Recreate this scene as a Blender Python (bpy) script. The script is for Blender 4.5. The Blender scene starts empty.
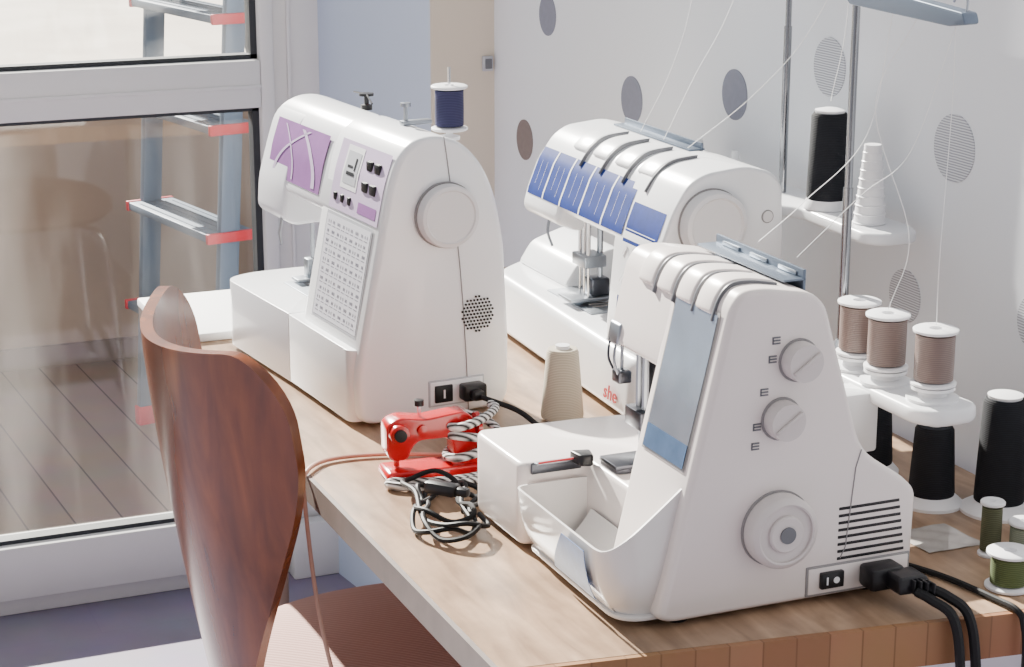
import bpy, bmesh, math, random
from mathutils import Vector, Matrix
random.seed(7)
S=bpy.context.scene
COL=S.collection
pi=math.pi

# ---------------------------------------------------------------- materials
def newmat(name):
    m=bpy.data.materials.new(name); m.use_nodes=True
    nt=m.node_tree; b=nt.nodes['Principled BSDF']
    return m,nt,b
def plain(name,col,rough=.4,metal=0,var=.04,scale=12,bump=0,coat=0,spec=.5):
    m,nt,b=newmat(name)
    tc=nt.nodes.new('ShaderNodeTexCoord'); n=nt.nodes.new('ShaderNodeTexNoise')
    n.inputs['Scale'].default_value=scale; n.inputs['Detail'].default_value=4
    nt.links.new(tc.outputs['Object'],n.inputs['Vector'])
    r=nt.nodes.new('ShaderNodeMixRGB'); r.blend_type='MIX'
    r.inputs[1].default_value=(*[max(0,c*(1-var)) for c in col],1)
    r.inputs[2].default_value=(*[min(1,c*(1+var)) for c in col],1)
    nt.links.new(n.outputs['Fac'],r.inputs[0]); nt.links.new(r.outputs[0],b.inputs['Base Color'])
    b.inputs['Roughness'].default_value=rough; b.inputs['Metallic'].default_value=metal
    b.inputs['Coat Weight'].default_value=coat
    b.inputs['Specular IOR Level'].default_value=spec
    if bump:
        bp=nt.nodes.new('ShaderNodeBump'); bp.inputs['Strength'].default_value=bump; bp.inputs['Distance'].default_value=.002
        n2=nt.nodes.new('ShaderNodeTexNoise'); n2.inputs['Scale'].default_value=scale*12
        nt.links.new(tc.outputs['Object'],n2.inputs['Vector'])
        nt.links.new(n2.outputs['Fac'],bp.inputs['Height']); nt.links.new(bp.outputs[0],b.inputs['Normal'])
    return m
def wavy(name,c1,c2,scale=400,direction='Z',rough=.8,bump=.4,dist=0.0,kind='BANDS',metal=0,spec=.25):
    m,nt,b=newmat(name)
    tc=nt.nodes.new('ShaderNodeTexCoord'); w=nt.nodes.new('ShaderNodeTexWave')
    w.wave_type=kind
    if kind=='BANDS': w.bands_direction=direction
    w.inputs['Scale'].default_value=scale; w.inputs['Distortion'].default_value=dist
    nt.links.new(tc.outputs['Object'],w.inputs['Vector'])
    r=nt.nodes.new('ShaderNodeMixRGB'); r.inputs[1].default_value=(*c1,1); r.inputs[2].default_value=(*c2,1)
    nt.links.new(w.outputs['Fac'],r.inputs[0]); nt.links.new(r.outputs[0],b.inputs['Base Color'])
    bp=nt.nodes.new('ShaderNodeBump'); bp.inputs['Strength'].default_value=bump; bp.inputs['Distance'].default_value=.001
    nt.links.new(w.outputs['Fac'],bp.inputs['Height']); nt.links.new(bp.outputs[0],b.inputs['Normal'])
    b.inputs['Roughness'].default_value=rough; b.inputs['Metallic'].default_value=metal
    b.inputs['Specular IOR Level'].default_value=spec
    return m
def wood(name,c1,c2,sc=(3,30,3),rough=.4,coat=0,nscale=4,spec=.4,mott=.45,mscale=7):
    m,nt,b=newmat(name)
    tc=nt.nodes.new('ShaderNodeTexCoord'); mp=nt.nodes.new('ShaderNodeMapping'); mp.inputs['Scale'].default_value=sc
    n=nt.nodes.new('ShaderNodeTexNoise'); n.inputs['Scale'].default_value=nscale; n.inputs['Detail'].default_value=8; n.inputs['Distortion'].default_value=.6
    nt.links.new(tc.outputs['Object'],mp.inputs[0]); nt.links.new(mp.outputs[0],n.inputs['Vector'])
    cr=nt.nodes.new('ShaderNodeValToRGB'); cr.color_ramp.elements[0].position=.3; cr.color_ramp.elements[1].position=.7
    cr.color_ramp.elements[0].color=(*c1,1); cr.color_ramp.elements[1].color=(*c2,1)
    n3=nt.nodes.new('ShaderNodeTexNoise'); n3.inputs['Scale'].default_value=mscale; n3.inputs['Detail'].default_value=8; n3.inputs['Roughness'].default_value=.65
    nt.links.new(tc.outputs['Object'],n3.inputs['Vector'])
    mx=nt.nodes.new('ShaderNodeMixRGB'); mx.blend_type='OVERLAY'; mx.inputs[0].default_value=mott
    nt.links.new(n.outputs['Fac'],cr.inputs[0]); nt.links.new(cr.outputs[0],mx.inputs[1]); nt.links.new(n3.outputs['Fac'],mx.inputs[2]); nt.links.new(mx.outputs[0],b.inputs['Base Color'])
    b.inputs['Roughness'].default_value=rough; b.inputs['Coat Weight'].default_value=coat; b.inputs['Coat Roughness'].default_value=.15
    b.inputs['Specular IOR Level'].default_value=spec
    return m
def brickmat(name,c1,c2,cm,scale,w,hh,mortar,rot=(0,0,0),rough=.6):
    m,nt,b=newmat(name)
    tc=nt.nodes.new('ShaderNodeTexCoord'); mp=nt.nodes.new('ShaderNodeMapping'); mp.inputs['Rotation'].default_value=rot
    br=nt.nodes.new('ShaderNodeTexBrick'); br.inputs['Scale'].default_value=scale
    br.inputs['Color1'].default_value=(*c1,1); br.inputs['Color2'].default_value=(*c2,1); br.inputs['Mortar'].default_value=(*cm,1)
    br.inputs['Brick Width'].default_value=w; br.inputs['Row Height'].default_value=hh; br.inputs['Mortar Size'].default_value=mortar
    n=nt.nodes.new('ShaderNodeTexNoise'); n.inputs['Scale'].default_value=9; n.inputs['Detail'].default_value=6
    mx=nt.nodes.new('ShaderNodeMixRGB'); mx.blend_type='MULTIPLY'; mx.inputs[0].default_value=.35
    nt.links.new(tc.outputs['Object'],mp.inputs[0]); nt.links.new(mp.outputs[0],br.inputs['Vector']); nt.links.new(tc.outputs['Object'],n.inputs['Vector'])
    nt.links.new(br.outputs['Color'],mx.inputs[1]); nt.links.new(n.outputs['Color'],mx.inputs[2]); nt.links.new(mx.outputs[0],b.inputs['Base Color'])
    b.inputs['Roughness'].default_value=rough; b.inputs['Specular IOR Level'].default_value=.3
    return m
def glassmat(name,tint=(1,1,1),gl=.08):
    # window glass: transparent + reflection + painted streaks imitating a bright hazy reflection
    m=bpy.data.materials.new(name); m.use_nodes=True; nt=m.node_tree; nt.nodes.clear()
    o=nt.nodes.new('ShaderNodeOutputMaterial'); t=nt.nodes.new('ShaderNodeBsdfTransparent'); g=nt.nodes.new('ShaderNodeBsdfGlossy')
    t.inputs[0].default_value=(*tint,1); g.inputs['Roughness'].default_value=.03
    mx=nt.nodes.new('ShaderNodeMixShader'); mx.inputs[0].default_value=gl
    nt.links.new(t.outputs[0],mx.inputs[1]); nt.links.new(g.outputs[0],mx.inputs[2])
    tr=nt.nodes.new('ShaderNodeBsdfTranslucent'); tr.inputs[0].default_value=(.95,.93,.90,1)
    tc=nt.nodes.new('ShaderNodeTexCoord'); mp=nt.nodes.new('ShaderNodeMapping'); mp.inputs['Scale'].default_value=(5,1,.9); mp.inputs['Rotation'].default_value=(0,.25,0)
    n=nt.nodes.new('ShaderNodeTexNoise'); n.inputs['Scale'].default_value=1.3; n.inputs['Detail'].default_value=7
    r=nt.nodes.new('ShaderNodeMapRange'); r.inputs['From Min'].default_value=.50; r.inputs['From Max'].default_value=.72; r.inputs['To Min'].default_value=.0; r.inputs['To Max'].default_value=.022
    nt.links.new(tc.outputs['Object'],mp.inputs[0]); nt.links.new(mp.outputs[0],n.inputs['Vector']); nt.links.new(n.outputs['Fac'],r.inputs['Value'])
    m2=nt.nodes.new('ShaderNodeMixShader'); nt.links.new(r.outputs[0],m2.inputs[0]); nt.links.new(mx.outputs[0],m2.inputs[1]); nt.links.new(tr.outputs[0],m2.inputs[2])
    nt.links.new(m2.outputs[0],o.inputs[0])
    return m

M={}
M['wall']=plain('wall_paint',(.76,.785,.83),.7,var=.02,scale=3,bump=.05)
M['wall2']=plain('reveal_shade_tint',(.54,.62,.76),.7,var=.02,scale=3)  # white reveal wall; its bluish shade is put into the base colour
M['beige']=plain('column_paint',(.62,.55,.46),.7,var=.03,scale=3)
M['frame']=plain('white_frame_paint',(.78,.77,.75),.4,var=.03)
M['gasket']=plain('dark_gasket',(.02,.024,.03),.6)
M['glass']=glassmat('window_glass',(.93,.94,.94),.045)
M['floor']=brickmat('floor_tile',(.27,.235,.32),(.275,.24,.325),(.26,.225,.31),2,1.2,.6,.002,rough=.55)
M['deck']=brickmat('deck_boards',(.22,.16,.125),(.27,.20,.16),(.08,.06,.05),1,6.0,.095,.0022,rot=(0,0,pi/2-.05),rough=.6)
M['parapet']=plain('parapet_render',(.27,.20,.155),.9,var=.35,scale=2.2,bump=.3)
M['skirt']=plain('skirting_render',(.17,.13,.11),.9,var=.2,scale=4)
M['backdrop']=plain('backdrop_ground',(.62,.55,.47),.9,var=.3,scale=.25)  # pale colour of the added ground behind the upper pane
M['white']=plain('white_plastic',(.82,.83,.85),.28,var=.01,coat=.3)
M['white2']=plain('cream_white_plastic',(.79,.72,.69),.32,var=.01,coat=.25)
M['white3']=plain('cool_white_plastic',(.78,.79,.81),.32,var=.01,coat=.25)
M['knobw']=plain('knob_plastic',(.62,.57,.55),.35,var=.01)
M['knobw1']=plain('wheel_plastic',(.68,.67,.68),.35,var=.01)
M['grey']=plain('grey_plastic',(.12,.125,.14),.4)
M['lgrey']=plain('light_grey_plastic',(.45,.46,.50),.4)
M['seam']=plain('seam_shadow_plastic',(.26,.25,.25),.6)
M['dark']=plain('black_plastic',(.008,.008,.010),.35,spec=.35)
M['darkrub']=plain('black_rubber',(.009,.009,.010),.55,spec=.22)
M['chrome']=plain('chrome_metal',(.70,.71,.73),.18,metal=1)
M['steel']=plain('brushed_steel',(.33,.36,.40),.35,metal=1)
M['dsteel']=plain('dark_steel',(.08,.085,.10),.3,metal=1)
M['pole']=plain('pole_steel',(.26,.27,.29),.2,metal=1)
M['bluesteel']=plain('blue_grey_metal',(.13,.165,.22),.4,metal=.6)
M['blue']=plain('blue_decal',(.008,.028,.18),.45,var=.35,scale=90,spec=.2)
M['violet']=plain('violet_decal',(.26,.105,.31),.45,var=.2,scale=40,spec=.3)
M['violetl']=plain('pale_violet_decal',(.56,.45,.63),.35,var=.05)
M['decalw']=plain('white_decal',(.80,.80,.82),.35)
M['chart']=plain('chart_paper',(.66,.66,.72),.4)
M['ink']=plain('grey_print_ink',(.14,.14,.19),.5)
M['panel']=plain('mirror_panel',(.45,.54,.66),.14,metal=.75,var=.25,scale=25)
M['panelblue']=plain('blue_mirror_panel',(.16,.27,.47),.16,metal=.6,var=.35,scale=60)
M['tray']=plain('tray_plastic',(.72,.70,.685),.18,var=.01,coat=.4)
M['blueclear']=plain('blue_tint_plastic',(.07,.13,.30),.4,var=.4,scale=70,spec=.25)
M['red']=plain('red_glossy_plastic',(.50,.004,.008),.22,coat=.35,var=.1)
M['redtxt']=plain('red_print',(.5,.01,.02),.5)
M['tabletop']=wood('table_wood',(.21,.13,.08),(.40,.265,.17),(14,2.2,4),.34,mott=.7,mscale=9)
M['tableedge']=brickmat('block_board_edge',(.28,.135,.062),(.36,.18,.09),(.22,.105,.05),1,.030,.2,.0008,rot=(pi/2,0,0),rough=.5)
M['band']=plain('edge_band',(.16,.13,.115),.5,var=.25,scale=30)
M['leg']=plain('table_leg_paint',(.20,.19,.19),.5)
M['chairwood']=wood('chair_plywood',(.075,.015,.003),(.21,.055,.012),(6,6,1.2),.27,coat=.2,nscale=5,spec=.4)
M['seat']=wavy('ribbed_cushion',(.46,.275,.24),(.54,.345,.305),scale=75,direction='DIAGONAL',rough=.9,bump=.4)
M['paper']=plain('paper_white',(.84,.84,.83),.6)
M['plasticbag']=plain('clear_bag',(.50,.47,.44),.08,var=.25,scale=60,coat=.8)
M['redcap']=plain('red_cap_plastic',(.50,.03,.04),.5,spec=.3)
M['alu']=plain('ladder_aluminium',(.115,.15,.20),.5,metal=.1,spec=.3)
M['cordbeige']=plain('beige_cord',(.55,.33,.25),.6)
M['threadw']=plain('white_thread',(.85,.85,.85),.8)
M['stripe']=wavy('zebra_fabric',(.01,.01,.01),(.85,.83,.82),scale=70,direction='DIAGONAL',rough=.8,bump=.1,dist=1.0)
M['circ']=plain('grey_dot_print',(.21,.22,.28),.8,var=.10,scale=120)
M['hatch']=wavy('hatched_dot_print',(.28,.29,.33),(.72,.74,.78),scale=110,direction='Z',rough=.8,bump=0,dist=1)
M['circb']=plain('brown_dot_print',(.20,.16,.15),.8,var=.12,scale=120)
def th(name,c,k=1.5,rough=.8,spec=.25): return wavy(name,tuple(x*.8 for x in c),tuple(min(1,x*k) for x in c),scale=170,direction='Z',rough=rough,bump=.3,dist=.4,spec=spec)
M['t_navy']=th('navy_thread',(.03,.03,.075))
M['t_black']=th('black_thread',(.007,.008,.011),1.8)
M['t_taupe']=th('taupe_thread',(.155,.11,.097),1.35,.42,.6)
M['t_cream']=th('cream_thread',(.52,.46,.36),1.15)
M['t_olive']=th('olive_thread',(.075,.08,.045))
M['t_green']=th('green_thread',(.075,.10,.04))
M['t_lgreen']=th('sage_thread',(.25,.28,.21),1.2)

# ---------------------------------------------------------------- geometry
def rp(pts,r=.008,seg=4):
    out=[]; n=len(pts)
    for i in range(n):
        p=Vector(pts[i]); a=Vector(pts[i-1]); b=Vector(pts[(i+1)%n])
        ri=r[i] if isinstance(r,(list,tuple)) else r
        d1=(a-p); d2=(b-p)
        k=min(ri,d1.length*.48,d2.length*.48)
        if k<1e-5: out.append(tuple(p)); continue
        s=p+d1.normalized()*k; e=p+d2.normalized()*k
        for j in range(seg+1):
            t=j/seg; q=s*(1-t)**2+p*2*t*(1-t)+e*t*t
            out.append(tuple(q))
    return out
def catmull(pts,n=8,closed=False):
    P=[Vector(p) for p in pts]; out=[]; m=len(P)
    rng=range(m if closed else m-1)
    for i in rng:
        if closed: p0,p1,p2,p3=P[i-1],P[i],P[(i+1)%m],P[(i+2)%m]
        else:
            p1,p2=P[i],P[i+1]; p0=P[i-1] if i>0 else p1*2-p2; p3=P[i+2] if i+2<m else p2*2-p1
        for j in range(n):
            t=j/n
            out.append(.5*((2*p1)+(-p0+p2)*t+(2*p0-5*p1+4*p2-p3)*t*t+(-p0+3*p1-3*p2+p3)*t**3))
    if not closed: out.append(P[-1])
    return out
class Geo:
    def __init__(s,*mats): s.bm=bmesh.new(); s.mats=mats; s.m=0
    def add(s,tb,mi=None):
        mi=s.m if mi is None else mi
        tb.verts.index_update()
        vs=[s.bm.verts.new(v.co) for v in tb.verts]
        for f in tb.faces:
            try:
                nf=s.bm.faces.new([vs[v.index] for v in f.verts]); nf.material_index=mi; nf.smooth=True
            except ValueError: pass
        tb.free(); return s
    def _bev(s,tb,bev,seg=3,ang=30):
        bmesh.ops.recalc_face_normals(tb,faces=tb.faces)
        if bev>0:
            es=[e for e in tb.edges if len(e.link_faces)==2 and e.calc_face_angle(0)>math.radians(ang)]
            bmesh.ops.bevel(tb,geom=es,offset=bev,offset_type='OFFSET',segments=seg,profile=.5,affect='EDGES',clamp_overlap=True)
    def box(s,x0,x1,y0,y1,z0,z1,bev=0,mi=None,seg=2,xf=None):
        tb=bmesh.new()
        v=[tb.verts.new(p) for p in ((x0,y0,z0),(x1,y0,z0),(x1,y1,z0),(x0,y1,z0),(x0,y0,z1),(x1,y0,z1),(x1,y1,z1),(x0,y1,z1))]
        for q in ((0,3,2,1),(4,5,6,7),(0,1,5,4),(1,2,6,5),(2,3,7,6),(3,0,4,7)): tb.faces.new([v[i] for i in q])
        s._bev(tb,bev,seg)
        if xf: bmesh.ops.transform(tb,matrix=xf,verts=tb.verts)
        return s.add(tb,mi)
    def prism(s,poly,ax,a,b,bev=0,mi=None,seg=3,ang=30,xf=None):
        tb=bmesh.new()
        def mp(p,c): return {'x':(c,p[0],p[1]),'y':(p[0],c,p[1]),'z':(p[0],p[1],c)}[ax]
        A=[tb.verts.new(mp(p,a)) for p in poly]; B=[tb.verts.new(mp(p,b)) for p in poly]; n=len(poly)
        tb.faces.new(A); tb.faces.new(B[::-1])
        for i in range(n): tb.faces.new((A[i],A[(i+1)%n],B[(i+1)%n],B[i]))
        s._bev(tb,bev,seg,ang)
        if xf: bmesh.ops.transform(tb,matrix=xf,verts=tb.verts)
        return s.add(tb,mi)
    def lathe(s,prof,c=(0,0,0),axis=(0,0,1),seg=32,mi=None):
        tb=bmesh.new(); q=Vector((0,0,1)).rotation_difference(Vector(axis).normalized()).to_matrix(); c=Vector(c)
        rings=[]
        for r,h in prof:
            if r<1e-6: rings.append([tb.verts.new(c+q@Vector((0,0,h)))])
            else: rings.append([tb.verts.new(c+q@Vector((r*math.cos(2*pi*i/seg),r*math.sin(2*pi*i/seg),h))) for i in range(seg)])
        for A,B in zip(rings,rings[1:]):
            for i in range(seg):
                j=(i+1)%seg
                if len(A)==1 and len(B)==1: continue
                if len(A)==1: tb.faces.new((A[0],B[i],B[j]))
                elif len(B)==1: tb.faces.new((A[i],B[0],A[j]))
                else: tb.faces.new((A[i],A[j],B[j],B[i]))
        if len(rings[0])>1: tb.faces.new(rings[0][::-1])
        if len(rings[-1])>1: tb.faces.new(rings[-1])
        bmesh.ops.recalc_face_normals(tb,faces=tb.faces)
        return s.add(tb,mi)
    def tube(s,pts,r,seg=8,mi=None,closed=False):
        P=[Vector(p) for p in pts]; n=len(P); tb=bmesh.new(); rings=[]; up=Vector((0,0,1))
        prev=None
        for i in range(n):
            if closed: t=(P[(i+1)%n]-P[i-1])
            else: t=P[min(i+1,n-1)]-P[max(i-1,0)]
            t.normalize()
            if prev is None:
                a=t.cross(up); 
                if a.length<.05: a=t.cross(Vector((1,0,0)))
                a.normalize()
            else:
                a=prev-t*prev.dot(t); a.normalize()
            prev=a; b=t.cross(a)
            rr=r[i] if isinstance(r,(list,tuple)) else r
            rings.append([tb.verts.new(P[i]+(a*math.cos(2*pi*k/seg)+b*math.sin(2*pi*k/seg))*rr) for k in range(seg)])
        for i in range(n if closed else n-1):
            A=rings[i]; B=rings[(i+1)%n]
            for k in range(seg): tb.faces.new((A[k],A[(k+1)%seg],B[(k+1)%seg],B[k]))
        if not closed: tb.faces.new(rings[0][::-1]); tb.faces.new(rings[-1])
        bmesh.ops.recalc_face_normals(tb,faces=tb.faces)
        return s.add(tb,mi)
    def grid(s,fn,nu,nv,th=0,mi=None):
        tb=bmesh.new()
        V=[[tb.verts.new(fn(i/nu,j/nv)) for j in range(nv+1)] for i in range(nu+1)]
        for i in range(nu):
            for j in range(nv): tb.faces.new((V[i][j],V[i+1][j],V[i+1][j+1],V[i][j+1]))
        if th:
            bmesh.ops.recalc_face_normals(tb,faces=tb.faces)
            bmesh.ops.solidify(tb,geom=tb.faces[:],thickness=th)
        bmesh.ops.recalc_face_normals(tb,faces=tb.faces)
        return s.add(tb,mi)
    def obj(s,name,thing=None,label=None,parent=None,ang=38):
        me=bpy.data.meshes.new(name)
        off=thing['off'] if thing else Vector((0,0,0))
        for v in s.bm.verts: v.co-=off
        s.bm.to_mesh(me); s.bm.free()
        for m in s.mats: me.materials.append(M[m])
        me.set_sharp_from_angle(angle=math.radians(ang))
        o=bpy.data.objects.new(name,me); COL.objects.link(o)
        if thing: o.parent=parent or thing['o']
        if label: o['label']=label
        return o
def Thing(name,loc,label,cat,rz=0,local=False,group=None):
    o=bpy.data.objects.new(name,None); COL.objects.link(o); o.empty_display_size=.05
    o.location=loc; o.rotation_euler=(0,0,rz); o['label']=label; o['category']=cat
    if group: o['group']=group
    return {'o':o,'off':Vector((0,0,0)) if local else Vector(loc)}
def top(o,label,cat,group=None):
    o['label']=label; o['category']=cat
    if group: o['group']=group
    return o
def struct(o,label,cat):
    o['kind']='structure'; o['label']=label; o['category']=cat; return o
def recenter(o):
    me=o.data; n=len(me.vertices); lo=[min(v.co[i] for v in me.vertices) for i in range(3)]; hi=[max(v.co[i] for v in me.vertices) for i in range(3)]
    c=Vector(((lo[0]+hi[0])/2,(lo[1]+hi[1])/2,lo[2])); me.transform(Matrix.Translation(-c)); o.location=c; return o
def lerp(tab,z):
    for (x0,z0),(x1,z1) in zip(tab,tab[1:]):
        if z0<=z<=z1: return x0+(x1-x0)*(z-z0)/(z1-z0)
    return tab[0][0] if z<tab[0][1] else tab[-1][0]

# ================================================================= ROOM
g=Geo('wall'); g.box(1.23,1.35,-.2,3.0,0,2.5); struct(g.obj('wall_right'),'white painted wall with printed dots','wall')
g=Geo('beige'); g.box(1.122,1.35,3.0,3.05,0,2.5); struct(g.obj('wall_back'),'beige painted column beside the balcony door','wall')
g=Geo('wall2'); g.prism([(1.1225,3.003),(1.14,3.05),(1.35,3.05),(1.35,3.6),(1.06,3.6),(1.073,3.40)],'z',0,2.5); struct(g.obj('trim_1'),'white door reveal with bluish shade put into its colour','wall')
g=Geo('floor'); g.box(-3.2,1.4,-.5,3.62,-.05,0); struct(g.obj('floor'),'lavender grey tiled floor','floor')
g=Geo('frame'); g.box(.985,1.077,3.40,3.438,0,.11,.004); struct(g.obj('baseboard_back'),'white painted baseboard beside the door','baseboard')
# balcony door (fixed frame, leaf)
D=Geo('frame','gasket')
Y0,Y1=3.42,3.50
D.box(.985,1.08,Y0+.02,Y1+.02,0,3.2,.004)
D.box(1.01,1.016,Y0+.012,Y0+.03,.11,3.2,.002)
D.box(-2.6,.984,Y0+.02,Y1+.02,0,.03,.003)
D.box(-2.6,.984,Y0+.02,Y1+.02,3.12,3.2,.004)
D.box(-2.68,-2.6,Y0+.02,Y1+.02,0,3.2,.004)
door=struct(D.obj('door_1'),'white framed glazed balcony door with lower and upper panes','door')
D=Geo('frame','gasket')
D.box(.957,.982,Y0,Y1,.03,3.12,.004)
D.box(-.70,.957,Y0,Y1,.895,.98,.004)
D.box(-.70,.957,Y0-.004,Y0+.01,.93,.937,.002)
D.box(-.70,.957,Y0,Y1,.035,.135,.004)
D.box(-.70,.957,Y0,Y1,3.02,3.11,.004)
D.box(-.76,-.70,Y0,Y1,.035,3.11,.004)
D.m=1
for a,b in ((.135,.895),(.98,3.02)):
    D.box(-.70,.957,Y0+.02,Y0+.05,a,a+.008); D.box(-.70,.957,Y0+.02,Y0+.05,b-.008,b)
    D.box(.945,.957,Y0+.02,Y0+.05,a,b)
o=D.obj('door_leaf'); o.parent=door
D=Geo('glass'); D.box(-.70,.95,Y0+.033,Y0+.037,.14,.89); D.box(-.70,.95,Y0+.033,Y0+.037,.985,3.02); D.box(-2.6,-.76,Y0+.033,Y0+.037,.03,3.12)
o=D.obj('glass_pane'); o.parent=door
# outside
g=Geo('deck'); g.box(-3,3,3.52,5.05,-.05,0); struct(g.obj('floor_balcony'),'grey brown timber balcony decking','floor')
g=Geo('parapet','skirt'); g.box(-3,3,5.05,5.2,-.05,.74); g.box(-3,3,5.035,5.05,0,.055,mi=1); struct(g.obj('wall_balcony'),'brown rendered balcony parapet with dark skirting','wall')
g=Geo('backdrop'); g.box(-60,80,7,120,-8.1,-8); struct(g.obj('floor_backdrop'),'made-up pale ground added to brighten the upper pane','ground')  # invented ground replacing the building, so sun makes the upper pane bright

# light switch
g=Geo('lgrey','grey'); g.box(1.208,1.225,2.992,3.0,1.0,1.024,.001); g.box(1.211,1.222,2.989,2.993,1.004,1.020,.001,mi=1)
top(recenter(g.obj('light_switch')),'small grey switch plate on the beige column','switch')
# wall dots
def dot(y,z,r,mat,label):
    g=Geo(mat); g.lathe([(r,0),(r,.0012)],(0,0,0),(-1,0,0),40)
    o=g.obj('wall_sticker'); o.location=(1.23,y,z); top(o,label,'wall sticker','round stickers on the white wall'); 
dot(2.786,1.11,.031,'circ','solid grey round sticker on white wall')
dot(2.494,1.022,.033,'circ','solid grey round sticker on white wall')
dot(2.873,.906,.032,'circb','brownish round sticker near the wall corner')
dot(2.202,1.069,.032,'circ','solid grey round sticker on white wall')
dot(1.981,1.131,.034,'hatch','white round sticker with fine grey hatching')
dot(1.73,1.077,.036,'hatch','white round sticker with fine grey hatching')
dot(1.806,.900,.030,'hatch','white round sticker with fine grey hatching')
dot(1.575,.925,.030,'hatch','white round sticker with fine grey hatching')

# ================================================================= TABLE
T=Thing('work_table',(.9,2.0,0),'wooden work table with brown block board edge','table')
g=Geo('tabletop','tableedge','band')
g.prism([(.571,1.382),(1.21,1.298),(1.21,2.69),(.571,2.69)],'z',.718,.75,0,0)
g.prism([(.571,1.376),(1.21,1.292),(1.21,1.298),(.571,1.382)],'z',.710,.7497,0,1)
g.box(.566,.571,1.376,2.69,.722,.7497,mi=2)
g.obj('table_top',T)
g=Geo('leg'); g.box(.64,1.18,1.42,1.44,.66,.718); g.obj('apron',T)
for x,y in ((.66,1.42),(1.14,1.42),(.62,2.24),(1.14,2.58)):
    g=Geo('leg'); g.box(x,x+.022,y,y+.022,0,.718,.003); g.obj('leg',T)
g=Geo('paper'); g.box(.56,.80,2.45,2.67,.7501,.762,.003); top(recenter(g.obj('white_board')),'white board lying at the end of the table','board')

# ================================================================= CHAIR
Cc=Thing('dining_chair',(.72,1.97,0),'glossy brown bent plywood chair with ribbed pink seat pad','chair')
def halfw(z):
    t=(z-.45)/(.80-.45); t=max(0,min(1,t)); t=.5*(1-(1-t)**1.7)+.5*t*t*(3-2*t)
    return .060+(.203-.060)*t
def shell(u,v):
    z=.47+(.900-.47)*v; s=u*2-1; w=halfw(z)
    if v>.86: w*=1-.075*((v-.86)/.14)**2.2
    y=1.962+s*w
    zz=z+(.024*abs(s)**2 if v>.5 else .024*abs(s)**2*v*2)
    if v>.7: zz-= .034*(max(0,abs(s)-.75)/.25)**2*(v-.7)/.3
    x=.418+.064*(1-v)**1.3+.085*(abs(s)*w/.2)**1.9
    return Vector((x,y,zz))
g=Geo('chairwood'); g.grid(shell,40,34,.013); g.obj('backrest',Cc,ang=50)
g=Geo('seat')
def cush(u,v):
    t=2*pi*u; k=math.sin(v*pi/2)
    x=.735+.238*k*math.copysign(abs(math.cos(t))**.85,math.cos(t)); y=2.0+.238*k*math.copysign(abs(math.sin(t))**.85,math.sin(t))
    return Vector((x,y,.447+.052*max(0,math.cos(v*pi/2))**.5))
g.grid(cush,48,14,0)
pts=[(.735+.238*math.copysign(abs(math.cos(t))**.85,math.cos(t)),2.0+.238*math.copysign(abs(math.sin(t))**.85,math.sin(t))) for t in [2*pi*i/48 for i in range(48)]]
g.prism(pts,'z',.4456,.4475,0)
g.obj('seat_pad',Cc,'pinkish beige ribbed seat pad',ang=70)
g=Geo('chairwood')
pts2=[(.735+.225*math.copysign(abs(math.cos(t))**.85,math.cos(t)),2.0+.225*math.copysign(abs(math.sin(t))**.85,math.sin(t))) for t in [2*pi*i/40 for i in range(40)]]
g.prism(pts2,'z',.43,.4455,.004); g.box(.485,.56,1.91,2.02,.43,.475,.004); g.obj('seat_board',Cc)
for sx,sy in ((-1,-1),(1,-1),(-1,1),(1,1)):
    g=Geo('chrome'); x=.735+sx*.14; y=2.0+sy*.14
    g.tube(catmull([(x-sx*.08,y-sy*.08,.422),(x,y,.415),(x+sx*.05,y+sy*.05,.36),(x+sx*.07,y+sy*.06,0.0)],6),.010,10); g.obj('leg',Cc,'chrome tube leg')

# ================================================================= MACHINE 1 (computerised)
A1=Thing('sewing_machine',(.66,2.02,.75),'white computerised sewing machine with violet panel and stitch chart','sewing machine',rz=math.radians(4.5),local=True)
front1=[(0,0.0),(.006,.088),(.012,.10),(.033,.21),(.046,.27),(.058,.305),(.075,.322)]
prof1=[(.006,.012),(.02,.004),(.185,.004),(.193,.02),(.193,.09),(.187,.20),(.176,.255),(.158,.292),(.135,.315),(.105,.325),(.078,.322),(.058,.305),(.046,.272),(.033,.21),(.010,.095),(.004,.06)]
g=Geo('white','seam')
g.prism(rp(prof1,.02,4),'y',0,.175,.013,seg=4)
arm=[(.033,.215),(.046,.27),(.058,.303),(.078,.3205),(.105,.3235),(.135,.3135),(.157,.290),(.170,.25),(.172,.215)]
g.prism(rp(arm,.012,3),'y',.12,.37,.024,seg=5)
head=[(.030,.185),(.033,.225),(.046,.27),(.057,.303),(.078,.319),(.105,.320),(.13,.31),(.145,.28),(.145,.19),(.13,.178),(.045,.175)]
g.prism(rp(head,.012,3),'y',.285,.378,.018,seg=5)
g.prism(rp([(.0,.012),(.17,.012),(.17,.197),(.0,.197)],[.012,.012,.001,.001],4),'z',.0065,.0895,.006,ang=50)
g.obj('body',A1)
g=Geo('white','seam','steel','lgrey')
g.prism(rp([(.0,.1985),(.17,.1985),(.175,.30),(.15,.385),(.11,.418),(.03,.418),(-.006,.400)],[.001,.001,.02,.02,.02,.02,.02],5),'z',.006,.09,.006,ang=50)
g.box(.05,.13,.255,.345,.0895,.0912,.001,2)
for k in range(6): g.box(.07,.11,.27+k*.011,.274+k*.011,.091,.0918,mi=1)
g.obj('accessory_bed',A1)
for x,y in ((.03,.03),(.16,.03),(.03,.36),(.14,.36)):
    g=Geo('darkrub'); g.lathe([(.008,0),(.008,.0065)],(x,y,0),(0,0,1),16); g.obj('foot',A1)
g=Geo('knobw1','seam')
g.lathe([(.037,0),(.037,.004)],(.112,-.001,.236),(0,-1,0),48,1)
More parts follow.
